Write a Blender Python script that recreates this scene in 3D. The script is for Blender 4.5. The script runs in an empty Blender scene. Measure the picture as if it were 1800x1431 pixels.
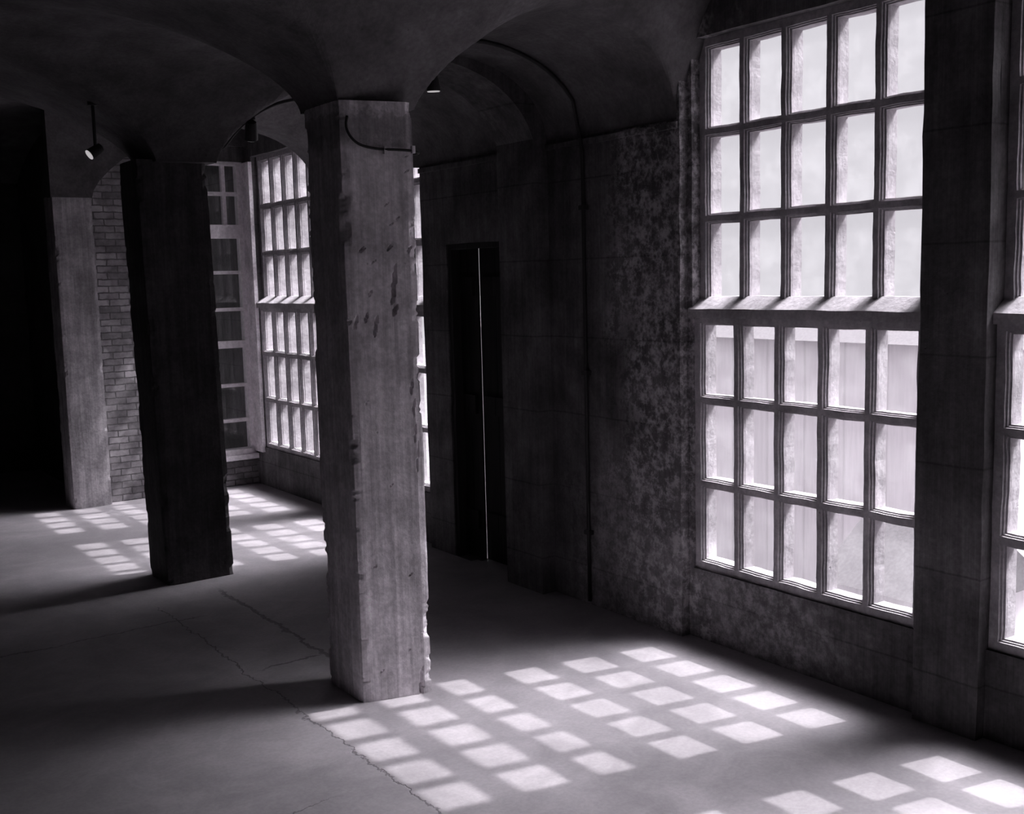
import bpy, bmesh, math, random
from mathutils import Vector, Matrix, noise

random.seed(7)
SC = bpy.context.scene
COL = SC.collection

# ------------------------------------------------------------------ camera
EYE = Vector((0.0, 0.0, 1.55))
YAW, PITCH, ROLL, FPX = 0.6143, 0.1185, 0.0251, 1931.7
cy_, sy_ = math.cos(YAW), math.sin(YAW)
cp_, sp_ = math.cos(PITCH), math.sin(PITCH)
fwd = Vector((sy_*cp_, cy_*cp_, -sp_))
rgt = Vector((cy_, -sy_, 0.0))
dwn = fwd.cross(rgt)
r2 = rgt*math.cos(ROLL) + dwn*math.sin(ROLL)
d2 = -rgt*math.sin(ROLL) + dwn*math.cos(ROLL)
cam_data = bpy.data.cameras.new('camera')
cam = bpy.data.objects.new('camera', cam_data)
COL.objects.link(cam)
m = Matrix.Identity(4)
for i in range(3):
    m[i][0], m[i][1], m[i][2], m[i][3] = r2[i], -d2[i], -fwd[i], EYE[i]
cam.matrix_world = m
cam_data.sensor_width = 36.0
cam_data.sensor_fit = 'HORIZONTAL'
cam_data.lens = FPX/1800.0*36.0
cam_data.clip_start = 0.05
cam_data.clip_end = 200
SC.camera = cam

# ------------------------------------------------------------------ light
SUN = Vector((0.7388, -0.16, 1.0)).normalized()       # towards the sun
sd = bpy.data.lights.new('sun', 'SUN')
sd.energy = 3.7
sd.angle = math.radians(0.7)
sd.color = (1.0, 0.98, 1.0)
so = bpy.data.objects.new('sun', sd)
COL.objects.link(so)
so.rotation_euler = SUN.to_track_quat('Z', 'Y').to_euler()
so.location = (8, -2, 9)

SKY_BASE, SKY_ZEN, SKY_GLOW = 0.66, 0.9, 105.0
w = bpy.data.worlds.new('hazy_sky'); SC.world = w
w.use_nodes = True
nt = w.node_tree; nt.nodes.clear()
def wn(t, **k):
    n = nt.nodes.new(t)
    for a, b in k.items(): setattr(n, a, b)
    return n
tc = wn('ShaderNodeTexCoord')
sep = wn('ShaderNodeSeparateXYZ'); nt.links.new(tc.outputs['Generated'], sep.inputs[0])
zc = wn('ShaderNodeMath', operation='MAXIMUM'); nt.links.new(sep.outputs[2], zc.inputs[0]); zc.inputs[1].default_value = 0
z2 = wn('ShaderNodeMath', operation='POWER'); nt.links.new(zc.outputs[0], z2.inputs[0]); z2.inputs[1].default_value = 2
zp = wn('ShaderNodeMath', operation='MULTIPLY_ADD'); nt.links.new(z2.outputs[0], zp.inputs[0]); zp.inputs[1].default_value = SKY_ZEN; zp.inputs[2].default_value = SKY_BASE
dp = wn('ShaderNodeVectorMath', operation='DOT_PRODUCT'); nt.links.new(tc.outputs['Generated'], dp.inputs[0]); dp.inputs[1].default_value = SUN
dm = wn('ShaderNodeMath', operation='MAXIMUM'); nt.links.new(dp.outputs['Value'], dm.inputs[0]); dm.inputs[1].default_value = 0
dw = wn('ShaderNodeMath', operation='POWER'); nt.links.new(dm.outputs[0], dw.inputs[0]); dw.inputs[1].default_value = 45.0
gl = wn('ShaderNodeMath', operation='MULTIPLY_ADD'); nt.links.new(dw.outputs[0], gl.inputs[0]); gl.inputs[1].default_value = SKY_GLOW; nt.links.new(zp.outputs[0], gl.inputs[2])
bg = wn('ShaderNodeBackground'); bg.inputs[0].default_value = (1.0, 0.985, 1.03, 1)
nt.links.new(gl.outputs[0], bg.inputs[1])
ow = wn('ShaderNodeOutputWorld'); nt.links.new(bg.outputs[0], ow.inputs[0])

SC.view_settings.view_transform = 'Standard'
SC.view_settings.look = 'None'
SC.view_settings.gamma = 1
SC.view_settings.use_curve_mapping = False
SC.view_settings.exposure = 0.15
try:
    SC.cycles.max_bounces = 10
    SC.cycles.diffuse_bounces = 6
    SC.cycles.transparent_max_bounces = 24
    SC.cycles.caustics_refractive = False
    SC.cycles.caustics_reflective = False
except Exception:
    pass

# ------------------------------------------------------------------ materials
TINT = (1.0, 0.945, 0.99)
def grey(v): return (v*TINT[0], v*TINT[1], v*TINT[2], 1)

class NT:
    def __init__(s, name):
        s.m = bpy.data.materials.new(name); s.m.use_nodes = True
        s.t = s.m.node_tree; s.t.nodes.clear()
        s.out = s.t.nodes.new('ShaderNodeOutputMaterial')
        s.geo = s.t.nodes.new('ShaderNodeNewGeometry')
        s.pos = s.geo.outputs['Position']
    def n(s, typ, ins=None, **k):
        n = s.t.nodes.new(typ)
        for a, b in k.items(): setattr(n, a, b)
        for a, b in (ins or {}).items():
            if hasattr(b, 'is_output'): s.t.links.new(b, n.inputs[a])
            else: n.inputs[a].default_value = b
        return n
    def noise(s, scale, detail=4, rough=0.6, vec=None, dist=0.0):
        n = s.n('ShaderNodeTexNoise', {'Scale': scale, 'Detail': detail, 'Roughness': rough, 'Distortion': dist})
        s.t.links.new(vec or s.pos, n.inputs['Vector']); return n.outputs['Fac']
    def stretch(s, v):
        n = s.n('ShaderNodeVectorMath', {0: s.pos, 1: v}, operation='MULTIPLY'); return n.outputs[0]
    def ramp(s, fac, a, b, va=0.0, vb=1.0):
        n = s.n('ShaderNodeMapRange', {'Value': fac, 'From Min': a, 'From Max': b, 'To Min': va, 'To Max': vb})
        n.interpolation_type = 'SMOOTHSTEP'; return n.outputs[0]
    def math(s, op, a, b=0.0, c=0.0):
        return s.n('ShaderNodeMath', {0: a, 1: b, 2: c}, operation=op).outputs[0]
    def tint(s, v):
        n = s.n('ShaderNodeCombineColor')
        for i in range(3):
            s.t.links.new(s.math('MULTIPLY', v, TINT[i]), n.inputs[i])
        return n.outputs[0]
    def bsdf(s, val, rough=0.85, bumps=None, spec=0.25):
        p = s.n('ShaderNodeBsdfPrincipled', {'Roughness': rough})
        p.inputs['Specular IOR Level'].default_value = spec
        s.t.links.new(s.tint(val), p.inputs['Base Color'])
        prev = None
        for h, st, di in (bumps or []):
            b = s.n('ShaderNodeBump', {'Strength': st, 'Distance': di, 'Height': h})
            if prev: s.t.links.new(prev, b.inputs['Normal'])
            prev = b.outputs[0]
        if prev: s.t.links.new(prev, p.inputs['Normal'])
        s.t.links.new(p.outputs[0], s.out.inputs[0])
        s.p = p
        return s.m

def concrete(name, lo, hi, streak=0.0, scaly=0.0, pit=0.35, topstain=0.0):
    s = NT(name)
    big = s.noise(1.6, 5, 0.62, dist=0.6)
    med = s.noise(7.0, 6, 0.65)
    fine = s.noise(60.0, 4, 0.6)
    v = s.ramp(big, 0.35, 0.68, lo, hi)
    v = s.math('MULTIPLY', v, s.ramp(med, 0.25, 0.75, 0.72, 1.25))
    v = s.math('MULTIPLY', v, s.ramp(fine, 0.3, 0.7, 0.86, 1.12))
    if streak:
        st = s.noise(9.0, 4, 0.6, vec=s.stretch((3.0, 3.0, 0.18)))
        v = s.math('MULTIPLY', v, s.ramp(st, 0.3, 0.7, 1-streak, 1+streak))
        g = s.noise(30.0, 3, 0.6, vec=s.stretch((5.0, 5.0, 0.12)))
        v = s.math('MULTIPLY', v, s.ramp(g, 0.3, 0.7, 1-streak*.5, 1+streak*.5))
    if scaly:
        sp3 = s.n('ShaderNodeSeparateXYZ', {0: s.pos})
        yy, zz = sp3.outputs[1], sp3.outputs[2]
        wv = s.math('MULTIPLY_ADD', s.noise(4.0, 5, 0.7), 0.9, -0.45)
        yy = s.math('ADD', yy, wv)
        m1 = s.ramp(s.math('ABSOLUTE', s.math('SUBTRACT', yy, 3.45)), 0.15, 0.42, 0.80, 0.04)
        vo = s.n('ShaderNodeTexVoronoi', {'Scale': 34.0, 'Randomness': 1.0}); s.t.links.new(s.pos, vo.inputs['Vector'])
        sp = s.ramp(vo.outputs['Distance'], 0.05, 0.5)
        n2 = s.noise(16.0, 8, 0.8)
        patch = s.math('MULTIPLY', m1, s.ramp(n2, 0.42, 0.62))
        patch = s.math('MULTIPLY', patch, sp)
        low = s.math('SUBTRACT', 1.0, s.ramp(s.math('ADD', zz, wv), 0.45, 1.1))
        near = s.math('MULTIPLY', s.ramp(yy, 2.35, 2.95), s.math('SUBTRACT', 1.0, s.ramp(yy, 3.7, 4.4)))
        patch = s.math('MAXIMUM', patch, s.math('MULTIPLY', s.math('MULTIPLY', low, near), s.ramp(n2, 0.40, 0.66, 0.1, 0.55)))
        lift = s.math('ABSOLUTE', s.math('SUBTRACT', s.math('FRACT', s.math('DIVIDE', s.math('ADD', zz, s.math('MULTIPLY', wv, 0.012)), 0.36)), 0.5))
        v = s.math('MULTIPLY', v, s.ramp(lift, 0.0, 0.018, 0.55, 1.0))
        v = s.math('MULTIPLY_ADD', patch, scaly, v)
    if topstain:
        z_ = s.n('ShaderNodeSeparateXYZ', {0: s.pos}).outputs[2]
        k_ = s.ramp(s.math('MULTIPLY_ADD', s.noise(14.0, 5, 0.7), 0.22, z_), 2.10, 2.16)
        k2 = s.ramp(s.math('MULTIPLY_ADD', s.noise(17.0, 5, 0.7), 0.16, z_), 2.20, 2.23, 1.0, 0.3)
        v = s.math('MULTIPLY', v, s.ramp(s.math('MULTIPLY', k_, k2), 0, 1, 1.0, 1-topstain))
    # small air holes
    pv = s.n('ShaderNodeTexVoronoi', {'Scale': 16.0}); s.t.links.new(s.pos, pv.inputs['Vector'])
    hole = s.ramp(pv.outputs['Distance'], 0.04, 0.09)
    rare = s.ramp(s.noise(5.0, 2), 0.55, 0.62)
    hole = s.math('SUBTRACT', 1.0, s.math('MULTIPLY', s.math('SUBTRACT', 1.0, hole), rare))
    v = s.math('MULTIPLY', v, s.ramp(hole, 0, 1, 1-pit, 1.0))
    return s.bsdf(v, 0.88, [(big, 0.25, 0.03), (med, 0.35, 0.01), (fine, 0.5, 0.003), (hole, 0.5, 0.004)])

def plain(name, v, rough=0.6, metal=0.0):
    s = NT(name)
    f = s.noise(40, 3)
    val = s.ramp(f, 0.3, 0.7, v*0.88, v*1.12)
    mm = s.bsdf(val, rough, [(f, 0.15, 0.002)])
    s.p.inputs['Metallic'].default_value = metal
    return mm

def floor_mat():
    s = NT('worn_floor_concrete')
    sp = s.n('ShaderNodeSeparateXYZ', {0: s.pos}); X, Y = sp.outputs[0], sp.outputs[1]
    big = s.noise(0.9, 5, 0.6, dist=1.0); med = s.noise(5.0, 6, 0.65, dist=0.8); fine = s.noise(70.0, 4, 0.6)
    v = s.ramp(big, 0.3, 0.7, 0.33, 0.46)
    v = s.math('MULTIPLY', v, s.ramp(med, 0.3, 0.7, 0.86, 1.10))
    v = s.math('MULTIPLY', v, s.ramp(fine, 0.3, 0.7, 0.94, 1.05))
    wob = s.math('MULTIPLY_ADD', s.noise(3.5, 5, 0.65), 0.10, -0.05)
    wob2 = s.math('MULTIPLY_ADD', s.noise(14.0, 5, 0.7), 0.05, -0.025)
    wx = s.math('ADD', s.math('ADD', X, wob), wob2)
    wy = s.math('ADD', s.math('ADD', Y, wob), wob2)
    lines = []
    def line(c, at, wd, lo=None, hi=None, other=None):
        d = s.math('ABSOLUTE', s.math('SUBTRACT', c, at))
        k = s.ramp(d, wd*0.3, wd, 1.0, 0.0)
        if lo is not None:
            k = s.math('MULTIPLY', k, s.ramp(other, lo, lo+0.15)); k = s.math('MULTIPLY', k, s.ramp(other, hi, hi-0.15, 0, 1) if False else s.math('SUBTRACT', 1.0, s.ramp(other, hi-0.15, hi)))
        lines.append(k)
    line(wx, 1.90, 0.016, 3.9, 5.4, Y)
    line(wx, 1.56, 0.006, 1.5, 5.3, Y)
    line(wy, 4.95, 0.008, -1.0, 1.75, X)
    line(wy, 2.9, 0.004, -1.0, 1.4, X)
    line(wx, 0.2, 0.008, 1.0, 7.9, Y)
    line(wy, 4.1, 0.014, 1.55, 1.95, X)
    tot = lines[0]
    for l in lines[1:]: tot = s.math('MAXIMUM', tot, l)
    v = s.math('MULTIPLY', v, s.ramp(tot, 0, 1, 1.0, 0.55))
    inv = s.math('SUBTRACT', 1.0, tot)
    return s.bsdf(v, s.ramp(med, 0.3, 0.7, 0.55, 0.8), [(big, 0.1, 0.02), (med, 0.16, 0.008), (fine, 0.3, 0.0015), (inv, 0.6, 0.004)], spec=0.35)

def brick_mat():
    s = NT('old_brick')
    sp = s.n('ShaderNodeSeparateXYZ', {0: s.pos})
    wb = s.math('MULTIPLY_ADD', s.noise(11.0, 3), 0.016, -0.008)
    wb2 = s.math('MULTIPLY_ADD', s.noise(17.0, 3), 0.016, -0.008)
    cmb = s.n('ShaderNodeCombineXYZ', {0: s.math('ADD', sp.outputs[0], wb), 1: s.math('ADD', sp.outputs[2], wb2), 2: 0.0})
    b = s.n('ShaderNodeTexBrick', {'Vector': cmb.outputs[0], 'Color1': grey(0.20), 'Color2': grey(0.36), 'Mortar': grey(0.14),
        'Scale': 1.0, 'Mortar Size': 0.005, 'Mortar Smooth': 0.3, 'Bias': -0.1, 'Brick Width': 0.142, 'Row Height': 0.047})
    b.offset = 0.5
    med = s.noise(12, 5, 0.65); fine = s.noise(80, 3)
    bw = s.n('ShaderNodeRGBToBW', {0: b.outputs['Color']}).outputs[0]
    sel = s.ramp(s.noise(6.3, 1, 0.4), 0.58, 0.66)            # the odd pale brick
    v = s.math('MULTIPLY', bw, s.ramp(med, 0.3, 0.75, 0.7, 1.4))
    v = s.math('MULTIPLY_ADD', s.math('MULTIPLY', sel, s.math('SUBTRACT', 1.0, b.outputs['Fac'])), 0.14, v)
    inv = s.math('SUBTRACT', 1.0, b.outputs['Fac'])
    return s.bsdf(v, 0.9, [(inv, 0.8, 0.010), (med, 0.4, 0.006), (fine, 0.3, 0.002)])

def glass_mat():
    s = NT('window_glass')
    tr = s.n('ShaderNodeBsdfTransparent', {'Color': (0.97, 0.96, 0.975, 1)})
    gl_ = s.n('ShaderNodeBsdfGlossy', {'Color': (1, 1, 1, 1), 'Roughness': 0.03})
    lw = s.n('ShaderNodeLayerWeight', {'Blend': 0.5})
    fr = s.math('MULTIPLY_ADD', s.math('POWER', lw.outputs['Facing'], 5.0), 0.4, 0.02)
    mx = s.n('ShaderNodeMixShader', {0: fr, 1: tr.outputs[0], 2: gl_.outputs[0]})
    # a thin film of dust on the panes
    df = s.n('ShaderNodeBsdfTranslucent', {'Color': (0.8, 0.8, 0.8, 1)})
    dust = s.ramp(s.noise(9.0, 5, 0.7), 0.35, 0.75, 0.008, 0.035)
    m2 = s.n('ShaderNodeMixShader', {0: dust, 1: mx.outputs[0], 2: df.outputs[0]})
    s.t.links.new(m2.outputs[0], s.out.inputs[0])
    return s.m

def board_mat(name, lo, hi, width=0.16, axis=1, con=1.0):
    s = NT(name)
    sp = s.n('ShaderNodeSeparateXYZ', {0: s.pos})
    u = s.math('DIVIDE', sp.outputs[axis], width)
    fr = s.math('FRACT', u); fl_ = s.math('FLOOR', u)
    cell = s.n('ShaderNodeTexWhiteNoise', {1: fl_}, noise_dimensions='1D').outputs[0]
    v = s.ramp(cell, 0, 1, lo, hi)
    gap = s.math('MULTIPLY', s.ramp(fr, 0.0, 0.05), s.math('SUBTRACT', 1.0, s.ramp(fr, 0.95, 1.0)))
    g = s.noise(8.0, 4, 0.6, vec=s.stretch((4, 4, 0.3)))
    v = s.math('MULTIPLY', v, s.ramp(g, 0.3, 0.7, 1-0.2*con, 1+0.15*con))
    v = s.math('MULTIPLY', v, s.ramp(gap, 0, 1, 1-0.55*con, 1.0))
    return s.bsdf(v, 0.85, [(gap, 0.6, 0.008), (g, 0.3, 0.003)])

def lamp_mat():
    s = NT('lamp_lens')
    e = s.n('ShaderNodeEmission', {'Color': (1, 0.95, 0.98, 1), 'Strength': 0.42})
    s.t.links.new(e.outputs[0], s.out.inputs[0]); return s.m

M = dict(
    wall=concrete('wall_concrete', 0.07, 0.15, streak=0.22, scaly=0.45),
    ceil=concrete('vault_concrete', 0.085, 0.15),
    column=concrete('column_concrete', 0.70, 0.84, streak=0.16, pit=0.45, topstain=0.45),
    shaded_column=concrete('shaded_column_concrete', 0.08, 0.11, streak=0.18),  # column concrete again, with the unlit column's shade put into its colour
    grey_column=concrete('grey_column_concrete', 0.32, 0.44, streak=0.2),  # column concrete once more, its tone set for the dimmer light it gets
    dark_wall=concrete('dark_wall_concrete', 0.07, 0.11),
    muntin=concrete('muntin_concrete', 0.36, 0.50, pit=0.15),
    white=concrete('whitewashed_concrete', 0.80, 0.92, pit=0.1),
    floor=floor_mat(), brick=brick_mat(), glass=glass_mat(),
    paint=plain('white_paint', 0.86, 0.55), metal=plain('black_enamel', 0.03, 0.45),
    cable=plain('cable_sheath', 0.03, 0.6), clip=plain('pale_clip', 0.6, 0.5),
    door=board_mat('dark_door_boards', 0.02, 0.04, 0.12, 1),
    ground=concrete('pale_paving', 0.15, 0.20, pit=0.1),
    planks=board_mat('pale_planks', 0.84, 0.90, 0.5, 1, 0.25),
    facade=board_mat('facade_boards', 0.07, 0.17, 0.2, 0),
    dark_glass=plain('dark_pane', 0.015, 0.2), roof=plain('pale_roof', 0.16, 0.8),
    leaf=plain('dark_leaves', 0.04, 0.8), bloom=plain('pale_blossom', 0.6, 0.8), lens=lamp_mat(),
)

# ------------------------------------------------------------------ mesh helpers
def link(name, bm, mat, parent=None, smooth=False, kind=None):
    me = bpy.data.meshes.new(name)
    bmesh.ops.recalc_face_normals(bm, faces=bm.faces)
    bm.to_mesh(me); bm.free()
    if smooth:
        for p in me.polygons: p.use_smooth = True
    me.materials.append(mat)
    o = bpy.data.objects.new(name, me); COL.objects.link(o)
    if parent is not None:
        base = parent
        off = Vector((0, 0, 0))
        while base is not None:
            off += base.location; base = base.parent
        me.transform(Matrix.Translation(-off))
        o.parent = parent
    if kind: o['kind'] = kind
    return o

def thing(name, loc, label=None, cat=None, group=None, kind=None):
    o = bpy.data.objects.new(name, None); COL.objects.link(o); o.location = loc
    o.empty_display_size = 0.1
    if label: o['label'] = label
    if cat: o['category'] = cat
    if group: o['group'] = group
    if kind: o['kind'] = kind
    return o

def tag(o, label, cat, group=None):
    o['label'] = label; o['category'] = cat
    if group: o['group'] = group
    return o

def split(breaks, res):
    out = [breaks[0]]
    for a, b in zip(breaks, breaks[1:]):
        n = max(1, int(math.ceil((b-a)/res - 1e-9)))
        for i in range(1, n+1): out.append(a+(b-a)*i/n)
    return out

def slab(bm, ub, vb, solid, d0, d1, P, res=0.12, rough=0.0, freq=6.0, mid=False):
    """extrude the solid cells of a (u,v) grid between depths d0 and d1. P(u,v,d)->xyz"""
    us, vs = split(sorted(set(ub)), res), split(sorted(set(vb)), res)
    nu, nv = len(us)-1, len(vs)-1
    S = [[solid((us[i]+us[i+1])/2, (vs[j]+vs[j+1])/2) for j in range(nv)] for i in range(nu)]
    cache = {}
    def V(i, j, k):
        key = (i, j, k)
        if key not in cache:
            u, v, d = us[i], vs[j], (d0, d1)[k]
            if rough:
                q = Vector((u*freq, v*freq, 3.1))
                n = noise.noise_vector(q) + 0.5*noise.noise_vector(q*3.1)
                u += n.x*rough; v += n.y*rough
                d += n.z*rough*0.4*(1 if k == 0 else 0)
            cache[key] = bm.verts.new(P(u, v, d))
        return cache[key]
    for i in range(nu):
        for j in range(nv):
            if not S[i][j]: continue
            bm.faces.new((V(i, j, 0), V(i+1, j, 0), V(i+1, j+1, 0), V(i, j+1, 0)))
            bm.faces.new((V(i, j, 1), V(i, j+1, 1), V(i+1, j+1, 1), V(i+1, j, 1)))
            if i == 0 or not S[i-1][j]: bm.faces.new((V(i, j, 0), V(i, j+1, 0), V(i, j+1, 1), V(i, j, 1)))
            if i == nu-1 or not S[i+1][j]: bm.faces.new((V(i+1, j, 0), V(i+1, j, 1), V(i+1, j+1, 1), V(i+1, j+1, 0)))
            if j == 0 or not S[i][j-1]: bm.faces.new((V(i, j, 0), V(i, j, 1), V(i+1, j, 1), V(i+1, j, 0)))
            if j == nv-1 or not S[i][j+1]: bm.faces.new((V(i, j+1, 0), V(i+1, j+1, 0), V(i+1, j+1, 1), V(i, j+1, 1)))
    return bm

PX = lambda u, v, d: (d, u, v)      # plane of constant X : u=Y v=Z
PY = lambda u, v, d: (u, d, v)      # plane of constant Y : u=X v=Z
PZ = lambda u, v, d: (u, v, d)

def box(bm, x0, x1, y0, y1, z0, z1, rough=0.0, res=0.15):
    return slab(bm, [x0, x1], [y0, y1], lambda u, v: True, z0, z1, PZ, res, rough)

def prism(bm, poly, y0, y1, n=1, wob=0.0, f=8.0):
    """XZ outline swept along Y"""
    rings = []
    for i in range(n+1):
        y = y0+(y1-y0)*i/n
        ring = []
        for (x, z) in poly:
            w = noise.noise_vector(Vector((x*5, y*f, z*5)))*wob
            ring.append(bm.verts.new((x+w.x, y, z+w.z)))
        rings.append(ring)
    k = len(poly)
    for a, b in zip(rings, rings[1:]):
        for i in range(k): bm.faces.new((a[i], a[(i+1) % k], b[(i+1) % k], b[i]))
    bm.faces.new(rings[0]); bm.faces.new(rings[-1][::-1])
    return bm

def tube(bm, pts, r, seg=8):
    pts = [Vector(p) for p in pts]
    rings = []
    up = Vector((0.13, 0.31, 1)).normalized()
    for i, p in enumerate(pts):
        t = (pts[min(i+1, len(pts)-1)]-pts[max(i-1, 0)]).normalized()
        a = t.cross(up)
        if a.length < 0.1: a = t.cross(Vector((1, 0, 0)))
        a.normalize(); b = t.cross(a)
        rr = r if not isinstance(r, (list, tuple)) else r[i]
        rings.append([bm.verts.new(p+(a*math.cos(2*math.pi*k/seg)+b*math.sin(2*math.pi*k/seg))*rr) for k in range(seg)])
    for a, b in zip(rings, rings[1:]):
        for k in range(seg): bm.faces.new((a[k], a[(k+1) % seg], b[(k+1) % seg], b[k]))
    bm.faces.new(rings[0]); bm.faces.new(rings[-1][::-1])
    return bm

def spline(pts, n=8):
    pts = [Vector(p) for p in pts]; out = []
    for i in range(len(pts)-1):
        p0, p1, p2, p3 = pts[max(i-1, 0)], pts[i], pts[i+1], pts[min(i+2, len(pts)-1)]
        for k in range(n):
            t = k/n
            out.append(0.5*((2*p1)+(p2-p0)*t+(2*p0-5*p1+4*p2-p3)*t*t+(3*p1-p0-3*p2+p3)*t**3))
    out.append(pts[-1]); return out

# ------------------------------------------------------------------ layout
WX = 3.20            # inner face of the window wall
GX = 3.258           # inner nose of the window bars
EY = 8.045           # brick end wall
PITCH_Y = 0.2091
SPR = 2.16           # where the vaults spring
ZL = [0.3204, 0.6704, 1.0213, 1.352]
ZU = [1.42, 1.763, 2.11, 2.457]
W0 = [1.93-i*PITCH_Y for i in range(6)]
W1 = [3.2694-i*PITCH_Y for i in range(6)]
W2 = [6.50-i*PITCH_Y for i in range(6)]
W3 = [7.87-i*PITCH_Y for i in range(6)]

def ell(t, half, rise, p=0.5):
    a = max(0.0, 1-((half-t)/half)**2)
    return rise*a**p

def bay(y, a, b, rise, p=0.5):
    if y <= a or y >= b: return 0.0
    return ell(min(y-a, b-y), (b-a)/2, rise, p)

def smooth(a, b, x):
    t = min(1, max(0, (x-a)/(b-a))); return t*t*(3-2*t)

def vw(x): return smooth(2.12, 2.9, x)

def dy_edge(yc):
    """how far the vault edges stand from the column line when they reach the window wall"""
    if 2.2 < yc <= 3.53: return -0.20*smooth(2.2, 3.53, yc)
    if 3.53 < yc < 3.83: return -0.20*(3.83-yc)/0.30
    if 4.6 < yc <= 5.52: return -0.07*smooth(4.6, 5.52, yc)
    if 5.52 < yc < 5.88: return -0.07*(5.88-yc)/0.36
    return 0.0

def warp(x, yc): return yc + dy_edge(yc)*vw(x)

def ceil_c(x, yc):
    """height of the vault at x, and yc measured along the column line"""
    y = warp(x, yc)
    hx = 0.0
    if 2.09 < x < WX: hx = ell(min(x-2.09, WX-x), (WX-2.09)/2, 0.37, 0.50+0.25*(1-smooth(2.15, 3.0, x)))
    elif -1.3 < x < 1.78: hx = ell(min(x+1.3, 1.78-x), 1.54, 0.46, 0.62)
    elif x < -1.6: hx = ell(min(x+3.0, -1.6-x), 0.7, 0.4, 0.6) if x > -3.0 else 0
    hc = bay(yc, 0.85, 3.53, 0.62, 0.85) or bay(yc, 3.83, 5.52, 0.45, 0.6) or bay(yc, 5.88, 10.15, 0.62, 0.45) or bay(yc, -1.9, 0.55, .6)
    hw = bay(y, 0.85, 3.33, 0.95) or bay(y, 5.45, 6.58, 0.60) or bay(y, 6.74, 9.3, 0.62, 0.42) or bay(y, -1.9, 0.55, .9)
    w = vw(x)
    hy = hc*(1-w)+hw*w
    return SPR + (hx**9+hy**9)**(1/9.0)

def ceil_z(x, y):
    yc = y
    for _ in range(6): yc = y - dy_edge(yc)*vw(x)
    return ceil_c(x, yc)

# ------------------------------------------------------------------ floor, ceiling, walls
bm = slab(bmesh.new(), [-3.0, 3.35], [-1.9, 10.4], lambda u, v: True, 0.0, -0.2, PZ, 0.3)
link('floor', bm, M['floor'], kind='structure')

bm = bmesh.new()
def dense(breaks, res):
    out = [breaks[0]]
    for a, b in zip(breaks, breaks[1:]):
        n = max(2, int(math.ceil((b-a)/res)))
        for i in range(1, n+1): out.append(a+(b-a)*(0.5-0.5*math.cos(math.pi*i/n)))
    return out
xs = dense([-3.0, -1.6, -1.3, 1.78, 2.09, WX, 3.30], 0.03)
ys = dense([-1.9, 0.55, 0.85, 3.53, 3.83, 5.52, 5.88, 6.58, 6.74, 8.0, EY+.02, 10.4], 0.03)
grid = []
for x in xs:
    row = []
    for yc in ys:
        y = warp(x, yc)
        z = ceil_c(min(x, WX-1e-4), min(yc, 10))
        z += 0.006*noise.noise(Vector((x*3, y*3, 0.5))) + 0.003*noise.noise(Vector((x*11, y*11, 2.5)))
        row.append(bm.verts.new((x, y, z)))
    grid.append(row)
for i in range(len(xs)-1):
    for j in range(len(ys)-1):
        bm.faces.new((grid[i][j], grid[i+1][j], grid[i+1][j+1], grid[i][j+1]))
top = [bm.verts.new((x, y, 3.5)) for x, y in ((xs[0], ys[0]), (xs[-1], ys[0]), (xs[-1], ys[-1]), (xs[0], ys[-1]))]
bm.faces.new(top)
bm.faces.new([r[0] for r in grid]+[top[1], top[0]])
bm.faces.new([r[-1] for r in grid][::-1]+[top[3], top[2]])
bm.faces.new(grid[0][::-1]+[top[0], top[3]])
bm.faces.new(grid[-1]+[top[2], top[1]])
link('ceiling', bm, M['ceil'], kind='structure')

def inwin(y, z, W, top=2.457, pad=0.0):
    return W[-1]-0.02-pad < y < W[0]+0.02+pad and 0.3 < z < top+0.02
DOOR = (4.57, 5.12, 1.73)
bm = bmesh.new()
ub = [-1.9, 10.4]; vb = [-0.2, 0.0, 0.3, 2.477, 3.45, DOOR[2], 1.352]
for W in (W0, W1, W2, W3): ub += [W[-1]-0.02, W[0]+0.02]
ub += [DOOR[0], DOOR[1], 7.87+.02]
def wall_solid(y, z):
    if DOOR[0] < y < DOOR[1] and 0 < z < DOOR[2]: return False
    return not any(inwin(y, z, W) for W in (W0, W1, W2, W3))
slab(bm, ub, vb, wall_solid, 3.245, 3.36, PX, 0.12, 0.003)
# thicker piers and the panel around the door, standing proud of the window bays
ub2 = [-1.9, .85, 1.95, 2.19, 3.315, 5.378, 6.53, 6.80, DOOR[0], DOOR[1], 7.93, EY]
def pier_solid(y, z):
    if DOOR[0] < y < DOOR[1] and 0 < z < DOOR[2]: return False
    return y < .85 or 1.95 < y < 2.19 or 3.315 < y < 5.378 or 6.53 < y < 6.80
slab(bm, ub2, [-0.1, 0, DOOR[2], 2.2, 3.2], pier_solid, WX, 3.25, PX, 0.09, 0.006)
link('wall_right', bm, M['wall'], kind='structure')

# end wall, brick, with the opening of window_4
WIN4 = (2.47, 3.235, 0.24, 2.455)
bm = bmesh.new()
def end_solid(x, z):
    return not (WIN4[0] < x < WIN4[1] and WIN4[2] < z < WIN4[3])
slab(bm, [2.02, WIN4[0], WIN4[1], 3.34], [-0.1, WIN4[2], WIN4[3], 3.3], end_solid, EY, EY+0.16, PY, 0.08, 0.003)
link('wall_end', bm, M['brick'], kind='structure')
bm = bmesh.new(); box(bm, 2.3, 3.25, EY-0.05, EY+0.02, 2.45, 2.56, 0.004)
link('trim_1', bm, M['shaded_column'], kind='structure')
bm = bmesh.new()
prism(bm, [(2.112, 2.16), (2.125, 2.21), (2.17, 2.28), (2.25, 2.36), (2.36, 2.45), (2.50, 2.53), (2.62, 2.555), (3.25, 2.56), (3.25, 2.95), (1.84, 2.95), (1.84, 2.16)], EY-0.075, EY+0.02, 3)
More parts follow.
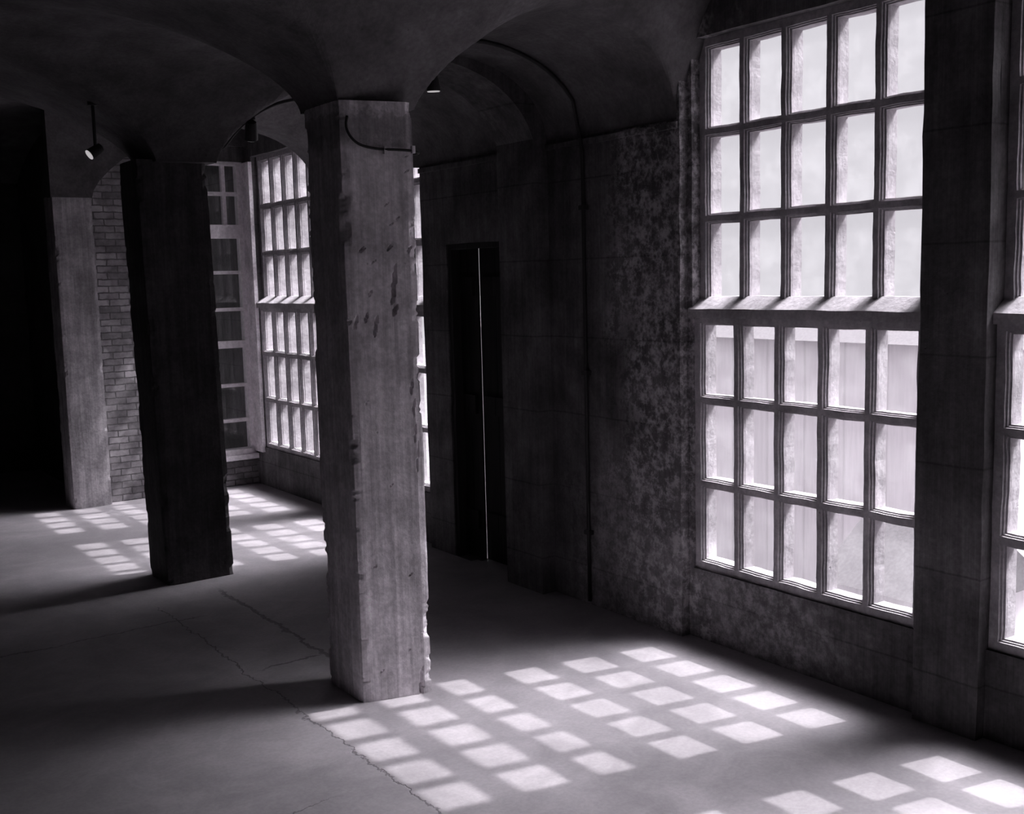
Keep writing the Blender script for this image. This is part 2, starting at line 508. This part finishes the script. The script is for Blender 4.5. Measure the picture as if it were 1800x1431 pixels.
link('trim_5', bm, M['ceil'], kind='structure')
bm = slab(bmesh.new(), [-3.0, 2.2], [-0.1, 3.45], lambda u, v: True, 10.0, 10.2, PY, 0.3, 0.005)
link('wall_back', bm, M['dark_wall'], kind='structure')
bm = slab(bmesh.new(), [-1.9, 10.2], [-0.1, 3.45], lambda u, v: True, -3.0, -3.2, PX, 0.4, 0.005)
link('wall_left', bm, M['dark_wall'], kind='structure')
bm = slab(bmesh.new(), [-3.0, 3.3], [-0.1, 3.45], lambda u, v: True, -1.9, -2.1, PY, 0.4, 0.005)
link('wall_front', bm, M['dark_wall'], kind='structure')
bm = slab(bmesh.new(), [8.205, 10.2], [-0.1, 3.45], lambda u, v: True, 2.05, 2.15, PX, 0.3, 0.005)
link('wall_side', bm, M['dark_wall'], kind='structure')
# whitewashed return between the last window and the brick wall
bm = slab(bmesh.new(), [7.885, EY+0.01], [0.26, 2.44], lambda u, v: True, 3.222, 3.25, PX, 0.1, 0.002)
link('trim_2', bm, M['white'], kind='structure')

# ------------------------------------------------------------------ windows in the right wall
def bars(bm, Y, Z, x0, x1, wv, wh, jy=0.0):
    ys_ = sorted(Y); ub, vb = [], []
    for y in ys_: ub += [y-wv/2, y+wv/2]
    for z in Z: vb += [z-wh/2, z+wh/2]
    ub[0] = ys_[0]-0.03; ub[-1] = ys_[-1]+0.03
    vb[0] = Z[0]-0.03 if Z[0] < 1 else vb[0]; vb[-1] = Z[-1]+0.03
    def sol(u, v):
        return u < ys_[0]+wv/2 or u > ys_[-1]-wv/2 or v < Z[0]+wh/2 or v > Z[-1]-wh/2 or \
            any(abs(u-y) < wv/2 for y in ys_) or any(abs(v-z) < wh/2 for z in Z)
    slab(bm, ub, vb, sol, x0, x1, PX, 0.035, 0.0032, 9.0)

def window(idx, W, mat):
    root = thing('window_%d' % idx, (GX, (W[0]+W[-1])/2, ZL[0]), kind='structure')
    def sash(name, Z, dx):
        bm = bmesh.new()
        bars(bm, W, Z, GX+dx, GX+dx+0.010, 0.022, 0.024)
        bars(bm, W, Z, GX+dx+0.010, GX+dx+0.020, 0.034, 0.034)
        bars(bm, W, Z, GX+dx+0.020, GX+dx+0.032, 0.046, 0.044)
        bars(bm, W, Z, GX+dx+0.036, GX+dx+0.084, 0.040, 0.036)
        link(name, bm, mat, root)
        bm = bmesh.new()
        slab(bm, [W[-1], W[0]], [Z[0], Z[-1]], lambda u, v: True, GX+dx+0.0325, GX+dx+0.0355, PX, 0.5)
        link('window_glass', bm, M['glass'], root)
    sash('window_sash', ZL, 0.0)
    sash('window_sash', ZU, 0.034)
    bm = bmesh.new()
    prism(bm, [(3.232, 1.362), (3.232, 1.398), (3.305, 1.447), (3.34, 1.447), (3.34, 1.362)], W[-1]-0.03, W[0]+0.035, 40, 0.004)
    link('window_sill', bm, mat, root)
    return root
window(1, W1, M['muntin'])
window(2, W2, M['muntin'])
window(3, W3, M['muntin'])
window(5, W0, M['muntin'])

# ------------------------------------------------------------------ window in the brick wall
root = thing('window_4', ((WIN4[0]+WIN4[1])/2, EY, WIN4[2]), kind='structure')
x0, x1, z0, z1 = WIN4
bm = bmesh.new()
def fr(xa, xb, za, zb, ya=EY-0.01, yb=EY+0.06): box(bm, xa, xb, ya, yb, za, zb, 0.002, 0.2)
fr(x0, x0+0.045, z0, z1); fr(x1-0.045, x1, z0, z1)
fr(x0+0.045, x1-0.045, z0, z0+0.045, EY-0.04); fr(x0+.045, x1-.045, z1-0.03, z1)
fr(x0+0.045, x1-0.045, 1.885, 1.985, EY-0.015)
fr(x0+0.045, x1-0.045, 1.06, 1.115, EY-0.015)
link('window_frame', bm, M['paint'], root)
bm = bmesh.new()
for z in (2.215,): fr(x0+0.045, x1-0.045, z-0.014, z+0.014, EY+0.005, EY+0.045)
for x in (2.81, 3.09): fr(x-0.014, x+0.014, 1.985, z1-0.03, EY+0.007, EY+0.043)
for z in (1.63, 1.352, 0.775, 0.505): fr(x0+0.045, x1-0.045, z-0.013, z+0.013, EY, EY+0.045)
for za, zb in ((0.285, 1.06), (1.115, 1.885)): fr(2.84-0.012, 2.84+0.012, za, zb, EY+0.007, EY+0.043)
link('glazing_bar', bm, M['paint'], root)
bm = slab(bmesh.new(), [x0+0.02, x1-0.02], [z0+0.02, z1-0.02], lambda u, v: True, EY+0.024, EY+0.028, PY, 0.5)
link('window_glass', bm, M['glass'], root)
bm = bmesh.new(); box(bm, x0-0.03, x1+0.0, EY-0.06, EY+0.03, z0-0.035, z0+0.004, 0.003)
link('window_sill', bm, M['paint'], root)

# ------------------------------------------------------------------ door
root = thing('door_1', (3.28, 4.84, 0), kind='structure')
for ya, yb, dx in ((DOOR[0]-0.01, 4.9495, 3.300), (4.940, DOOR[1]+0.01, 3.282)):
    bm = slab(bmesh.new(), [ya, yb], [-0.01, DOOR[2]+0.01], lambda u, v: True, dx, dx+0.010, PX, 0.1, 0.0012)
    lf = link('door_leaf', bm, M['door'], root)
    bm = bmesh.new()
    for z in (0.22, 0.86, 1.5): slab(bm, [ya+0.03, yb-0.03], [z-0.05, z+0.05], lambda u, v: True, dx-0.02, dx+0.001, PX, 0.3)
    link('door_rail', bm, M['door'], lf)
bm = bmesh.new()
slab(bm, [DOOR[0]-0.002, DOOR[0]+0.03, DOOR[1]-0.03, DOOR[1]+0.002], [0, DOOR[2]-0.03, DOOR[2]], lambda u, v: u < DOOR[0]+0.03 or u > DOOR[1]-0.03 or v > DOOR[2]-0.03, 3.21, 3.262, PX, 0.2, 0.001)
link('door_frame', bm, M['door'], root)

# ------------------------------------------------------------------ columns
def column(name, x0, x1, y0, y1, mat, label, fine=False, pits=(), seed=0, shift=(0, 0), z1=SPR+0.01, skew=0.0):
    """rough board-marked square pillar; shift = drift of the top against the base"""
    base = Vector(((x0+x1)/2, (y0+y1)/2, 0))
    bm = bmesh.new()
    nw = 44 if fine else 12
    nz = 420 if fine else 110
    hx, hy = (x1-x0)/2, (y1-y0)/2
    per = []
    for k in range(nw): per.append((-hx+2*hx*k/nw, -hy, 0))
    for k in range(nw): per.append((hx, -hy+2*hy*k/nw, 1))
    for k in range(nw): per.append((hx-2*hx*k/nw, hy, 2))
    for k in range(nw): per.append((-hx, hy-2*hy*k/nw, 3))
    rings = []
    for j in range(nz+1):
        z = z1*j/nz
        ring = []
        for (px, py, side) in per:
            ex, ey = hx-abs(px), hy-abs(py)
            edge = max(0.0, 1-max(ex, ey)/0.030)            # 1 at a corner
            q = Vector((px*3+seed, py*3, z*2.2))
            n1 = noise.noise(q*1.4)*0.004 + noise.noise(q*6)*0.0018
            if fine:      # grain of the shuttering boards
                n1 += noise.noise(Vector((px*60, py*60, z*1.5+seed)))*0.0012
            ch = noise.noise(Vector((px*4+seed*3, py*4, z*9)))+0.6*noise.noise(Vector((px*9, py*9+seed, z*30)))+0.35*noise.noise(Vector((px*20, py*9+seed, z*80)))
            cut = edge*(0.004+0.022*max(0.0, ch-0.12))
            wx_, wy_ = px, py
            nrm = ((0, -1), (1, 0), (0, 1), (-1, 0))[side]
            wx_ += nrm[0]*n1; wy_ += nrm[1]*n1
            wx_ -= math.copysign(cut, px) if abs(px) > 1e-6 else 0
            wy_ -= math.copysign(cut, py) if abs(py) > 1e-6 else 0
            if side == 0:
                for (cx, cz, rx, rz, dep) in pits:
                    zz = (z-cz)/rz
                    xx = (px-cx-0.004*math.sin(zz*2.5))/rx
                    r = xx*xx+zz*zz
                    if r < 1: wy_ += dep*(1-r)**0.6
            t = z/2.16
            ring.append(bm.verts.new((base.x+wx_+shift[0]*t, base.y+wy_+skew*(wx_+hx)+shift[1]*t, z)))
        rings.append(ring)
    K = len(per)
    for a, b in zip(rings, rings[1:]):
        for k in range(K): bm.faces.new((a[k], a[(k+1) % K], b[(k+1) % K], b[k]))
    bm.faces.new(rings[0][::-1]); bm.faces.new(rings[-1])
    o = link(name, bm, mat, smooth=False)
    tag(o, label, 'column')
    return o

PITS = [(0.043, 1.545, 0.0065, 0.060, 0.028), (0.036, 1.485, 0.005, 0.030, 0.018), (0.040, 1.440, 0.0075, 0.022, 0.024),
        (-0.030, 1.385, 0.005, 0.045, 0.02), (-0.062, 1.415, 0.004, 0.02, 0.015), (-0.045, 1.502, 0.005, 0.012, 0.015),
        (-0.068, 1.655, 0.008, 0.010, 0.02), (0.028, 1.66, 0.006, 0.010, 0.015), (0.100, 1.655, 0.005, 0.014, 0.015),
        (0.092, 1.16, 0.004, 0.03, 0.015), (0.096, 1.08, 0.004, 0.035, 0.015), (0.100, 1.0, 0.003, 0.06, 0.012), (0.104, 0.90, 0.003, 0.06, 0.010),
        (0.088, 0.06, 0.0035, 0.07, 0.02), (0.090, 0.02, 0.004, 0.03, 0.02), (-0.137, 1.40, 0.02, 0.012, 0.02), (-0.1, 1.40, 0.006, 0.03, 0.01)]
random.seed(3)
for _ in range(16):
    PITS.append((random.uniform(-0.14, 0.14), random.uniform(0.05, 2.0), random.uniform(0.002, 0.0045), random.uniform(0.003, 0.008), 0.01))
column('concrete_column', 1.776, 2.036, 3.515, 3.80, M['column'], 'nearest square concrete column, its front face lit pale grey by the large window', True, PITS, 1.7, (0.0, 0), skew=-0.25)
column('concrete_column', 1.725, 2.085, 5.57, 5.87, M['shaded_column'], 'black silhouetted square concrete column, second from the large window, in front of the brick wall', False, (), 5.1, (-0.03, 0))
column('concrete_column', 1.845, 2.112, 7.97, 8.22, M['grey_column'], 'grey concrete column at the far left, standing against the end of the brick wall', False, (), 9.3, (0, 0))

# ------------------------------------------------------------------ rib of the vault with its wall shaft, beside the door
bm = bmesh.new()
prof = []
RY0, RY1 = 4.20, 4.50
path = [(3.12, 0.0), (3.12, 1.0), (3.12, 2.0)]; outer = [(3.26, 0.0), (3.26, 1.0), (3.26, 2.0)]
for k in range(0, 25):
    t = k/24
    xo = 3.18-(3.18-2.45)*t
    zo = ceil_c(xo, 4.35)
    th = 0.075*(1-t)**0.6
    xi = xo-0.06*(1-t)**2
    path.append((xi, zo-th-0.001)); outer.append((xo+0.06*(1-t), zo+0.03))
va = [[bm.verts.new((p[0], y, p[1])) for p in path] for y in (RY0, RY1)]
vo = [[bm.verts.new((p[0], y, p[1])) for p in outer] for y in (RY0, RY1)]
for i in range(len(path)-1):
    bm.faces.new((va[0][i], va[0][i+1], va[1][i+1], va[1][i]))
    bm.faces.new((vo[0][i], vo[1][i], vo[1][i+1], vo[0][i+1]))
    bm.faces.new((va[0][i], vo[0][i], vo[0][i+1], va[0][i+1]))
    bm.faces.new((va[1][i], va[1][i+1], vo[1][i+1], vo[1][i]))
bm.faces.new((va[0][0], va[1][0], vo[1][0], vo[0][0])); bm.faces.new((va[0][-1], vo[0][-1], vo[1][-1], va[1][-1]))
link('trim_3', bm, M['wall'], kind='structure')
# impost ledge where wall and vault meet
bm = bmesh.new()
slab(bm, [3.32, RY0], [SPR-0.03, SPR-0.005], lambda u, v: True, WX-0.012, WX+0.02, PX, 0.05, 0.004)
slab(bm, [RY1, 5.375], [SPR-0.03, SPR-0.005], lambda u, v: True, WX-0.012, WX+0.02, PX, 0.05, 0.004)
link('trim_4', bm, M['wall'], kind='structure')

# ------------------------------------------------------------------ conduit and cables
cpts = [(3.186, 3.92, z) for z in (0.02, 0.4, 0.8, 1.2, 1.6, 2.0, 2.1)]
for k in range(1, 22):
    x = 3.186-(3.186-2.16)*k/21
    y = 3.92 - 0.10*(k/21)**2
    cpts.append((x, y, ceil_z(x, y)-0.012))
root = thing('conduit', (3.186, 3.92, 0), 'thin dark conduit climbing the rough wall beside the large window and over the vault', 'conduit')
link('pipe', tube(bmesh.new(), cpts, 0.009, 8), M['cable'], root, True)
for z in (0.35, 1.1, 1.85):
    bm = bmesh.new(); box(bm, 3.174, 3.203, 3.900, 3.940, z-0.01, z+0.01)
    link('clip', bm, M['metal'], root)

root = thing('cable', (1.93, 3.49, 2.02), 'thin black cable slung round the top of the nearest pale column', 'cable')
cp = spline([(1.800, 3.498, 2.115), (1.795, 3.498, 2.08), (1.808, 3.494, 2.045), (1.84, 3.486, 2.018), (1.90, 3.472, 2.005), (1.97, 3.455, 2.003), (2.02, 3.442, 2.0), (2.042, 3.437, 1.995), (2.05, 3.46, 1.993), (2.05, 3.60, 1.995)], 6)
link('wire', tube(bmesh.new(), cp, 0.0048, 7), M['cable'], root, True)
for (x, z, yk) in ((1.928, 2.0, 3.462), (2.024, 2.004, 3.432)):
    bm = bmesh.new(); box(bm, x-0.006, x+0.006, yk, yk+0.014, z-0.013, z+0.013)
    link('clip', bm, M['clip'], root)['label'] = 'pale clip'

apts = []
for k in range(26):
    x = 2.10+(3.17-2.10)*k/25
    apts.append((x, 5.535, ceil_z(x, 5.5)-0.014))
o = link('cable', tube(bmesh.new(), apts, 0.009, 6), M['cable'], None, True)
tag(o, 'dark cable following the arch that springs from the black far column', 'cable')

# ------------------------------------------------------------------ spotlights hanging under the vaults
def spot(loc, aim, label, drop=0.06, rad=0.036, length=0.085):
    root = thing('spotlight', loc, label, 'spotlight', 'spotlights under the vaults')
    L = Vector(loc)
    link('stem', tube(bmesh.new(), [L, L-Vector((0, 0, drop))], 0.008, 8), M['metal'], root)
    bm = bmesh.new(); tube(bm, [L+Vector((0, 0, 0.012)), L-Vector((0, 0, 0.008))], 0.024, 14)
    link('mounting_plate', bm, M['metal'], root)
    A = Vector(aim).normalized()
    c = L-Vector((0, 0, drop+0.012))
    bm = bmesh.new()
    tube(bm, [c-A*length*0.5, c-A*length*0.42, c-A*length*0.2, c+A*length*0.5], [rad*0.45, rad*0.75, rad*0.85, rad], 20)
    can = link('lamp_housing', bm, M['metal'], root, False)
    bm = bmesh.new()
    tube(bm, [c+A*length*0.49, c+A*(length*0.49+0.003)], rad*0.9, 20)
    link('lens', bm, M['lens'], can)
    return root
def hang(x, y): return (x, y, ceil_z(x, y)+0.002)
spot((2.255, 5.45, ceil_z(2.255, 5.45)), (0.15, 0.5, -0.86), 'black spotlight hanging under the arch between the two dark columns', 0.045, 0.036, 0.10)
spot((1.475, 5.45, ceil_z(1.475, 5.45)), (-0.80, -0.10, -0.55), 'black spotlight with bright lens at the far left, before the brick wall', max(0.02, ceil_z(1.475, 5.45)-2.20), 0.027, 0.075)
spot((2.29, 3.72, ceil_z(2.29, 3.72)), (0.06, 0.05, -1.0), 'spotlight just right of the top of the nearest pale column', max(0.005, ceil_z(2.29, 3.72)-0.012-0.035-2.262), 0.027, 0.06)

# ------------------------------------------------------------------ outdoors
bm = slab(bmesh.new(), [3.45, 60], [-30, 60], lambda u, v: True, -2.6, -2.8, PZ, 6)
tag(link('paved_yard', bm, M['ground']), 'pale sunlit yard seen below through the large window', 'ground')
root = thing('plank_building', (9.3, 8, -2.6), 'pale plank building across the yard, seen through the lower panes of the large window', 'building')
bm = slab(bmesh.new(), [5.2, 14.0], [-2.6, 0.85], lambda u, v: True, 9.0, 10.4, PX, 1.0)
link('wall', bm, M['planks'], root)
bm = bmesh.new(); prism(bm, [(8.8, 0.83), (9.7, 1.15), (10.6, 0.83)], 5.0, 14.2)
link('roof', bm, M['roof'], root)
root = thing('shed', (6.5, 4.5, -2.6), 'small pale gabled shed low in the rightmost pane of the large window', 'shed')
bm = slab(bmesh.new(), [4.25, 5.2], [-2.6, -0.75], lambda u, v: True, 6.6, 7.6, PX, 1.0)
link('wall', bm, M['planks'], root)
bm = bmesh.new(); prism(bm, [(6.5, -0.77), (7.1, -0.35), (7.7, -0.77)], 4.15, 5.3)
link('roof', bm, M['roof'], root)

root = thing('facade_building', (4.5, 13.2, -2.6), 'shaded building with dark windows, outside the white-framed window in the brick wall', 'building')
bm = bmesh.new()
wins = [(3.6, 4.3), (4.72, 5.0), (5.12, 5.32), (5.45, 5.75)]
rows = [(-1.3, -0.6), (0.55, 0.95), (1.45, 1.95), (2.3, 3.4)]
def fs(x, z): return not any(a < x < b and c < z < d for a, b in wins for c, d in rows)
ub = [3.4, 5.9]; vb = [-2.6, 3.6]
for a, b in wins: ub += [a, b]
for c, d in rows: vb += [c, d]
slab(bm, ub, vb, fs, 13.0, 13.25, PY, 1.0)
link('wall', bm, M['facade'], root)
for a, b in wins:
    for c, d in rows:
        bm = slab(bmesh.new(), [a-0.02, b+0.02], [c-0.02, d+0.02], lambda u, v: True, 13.15, 13.19, PY, 1.0)
        link('window', bm, M['dark_glass'], root)
bm = bmesh.new(); slab(bm, [3.3, 6.0], [12.8, 13.4], lambda u, v: True, 3.6, 3.7, PZ, 1)
link('eave', bm, M['facade'], root)

random.seed(11)
root = thing('flowering_shrub', (4.15, 10.4, -2.6), 'dark shrub with a few pale blossoms behind the lowest panes of the white-framed window', 'shrub')
bm = bmesh.new()
for _ in range(900):
    a = random.uniform(0, 6.283); r = 0.75*math.sqrt(random.random()); h = random.uniform(-2.0, -0.05)
    p = Vector((4.15+r*math.cos(a), 10.4+r*math.sin(a)*0.6, h-0.25*r))
    n = Vector((random.uniform(-1, 1), random.uniform(-1, 1), random.uniform(-.4, 1))).normalized()
    t = n.orthogonal().normalized(); b2 = n.cross(t); s_ = random.uniform(0.05, 0.10)
    bm.faces.new([bm.verts.new(p+t*s_*c+b2*s_*0.6*d) for c, d in ((-1, 0), (0, -1), (1, 0), (0, 1))])
link('foliage', bm, M['leaf'], root)
link('stem', tube(bmesh.new(), [(4.15, 10.4, -2.58), (4.17, 10.38, -1.4), (4.12, 10.42, -0.5)], [0.05, 0.035, 0.015], 8), M['leaf'], root)
for (x, z) in ((3.78, -0.02), (3.93, -0.06), (4.08, -0.10), (4.24, -0.14), (4.36, -0.2)):
    bm = bmesh.new(); bmesh.ops.create_icosphere(bm, subdivisions=2, radius=0.035, matrix=Matrix.Translation((x, 9.9, z)))
    for v in bm.verts: v.co += noise.noise_vector(v.co*30)*0.01
    link('blossom', bm, M['bloom'], root)
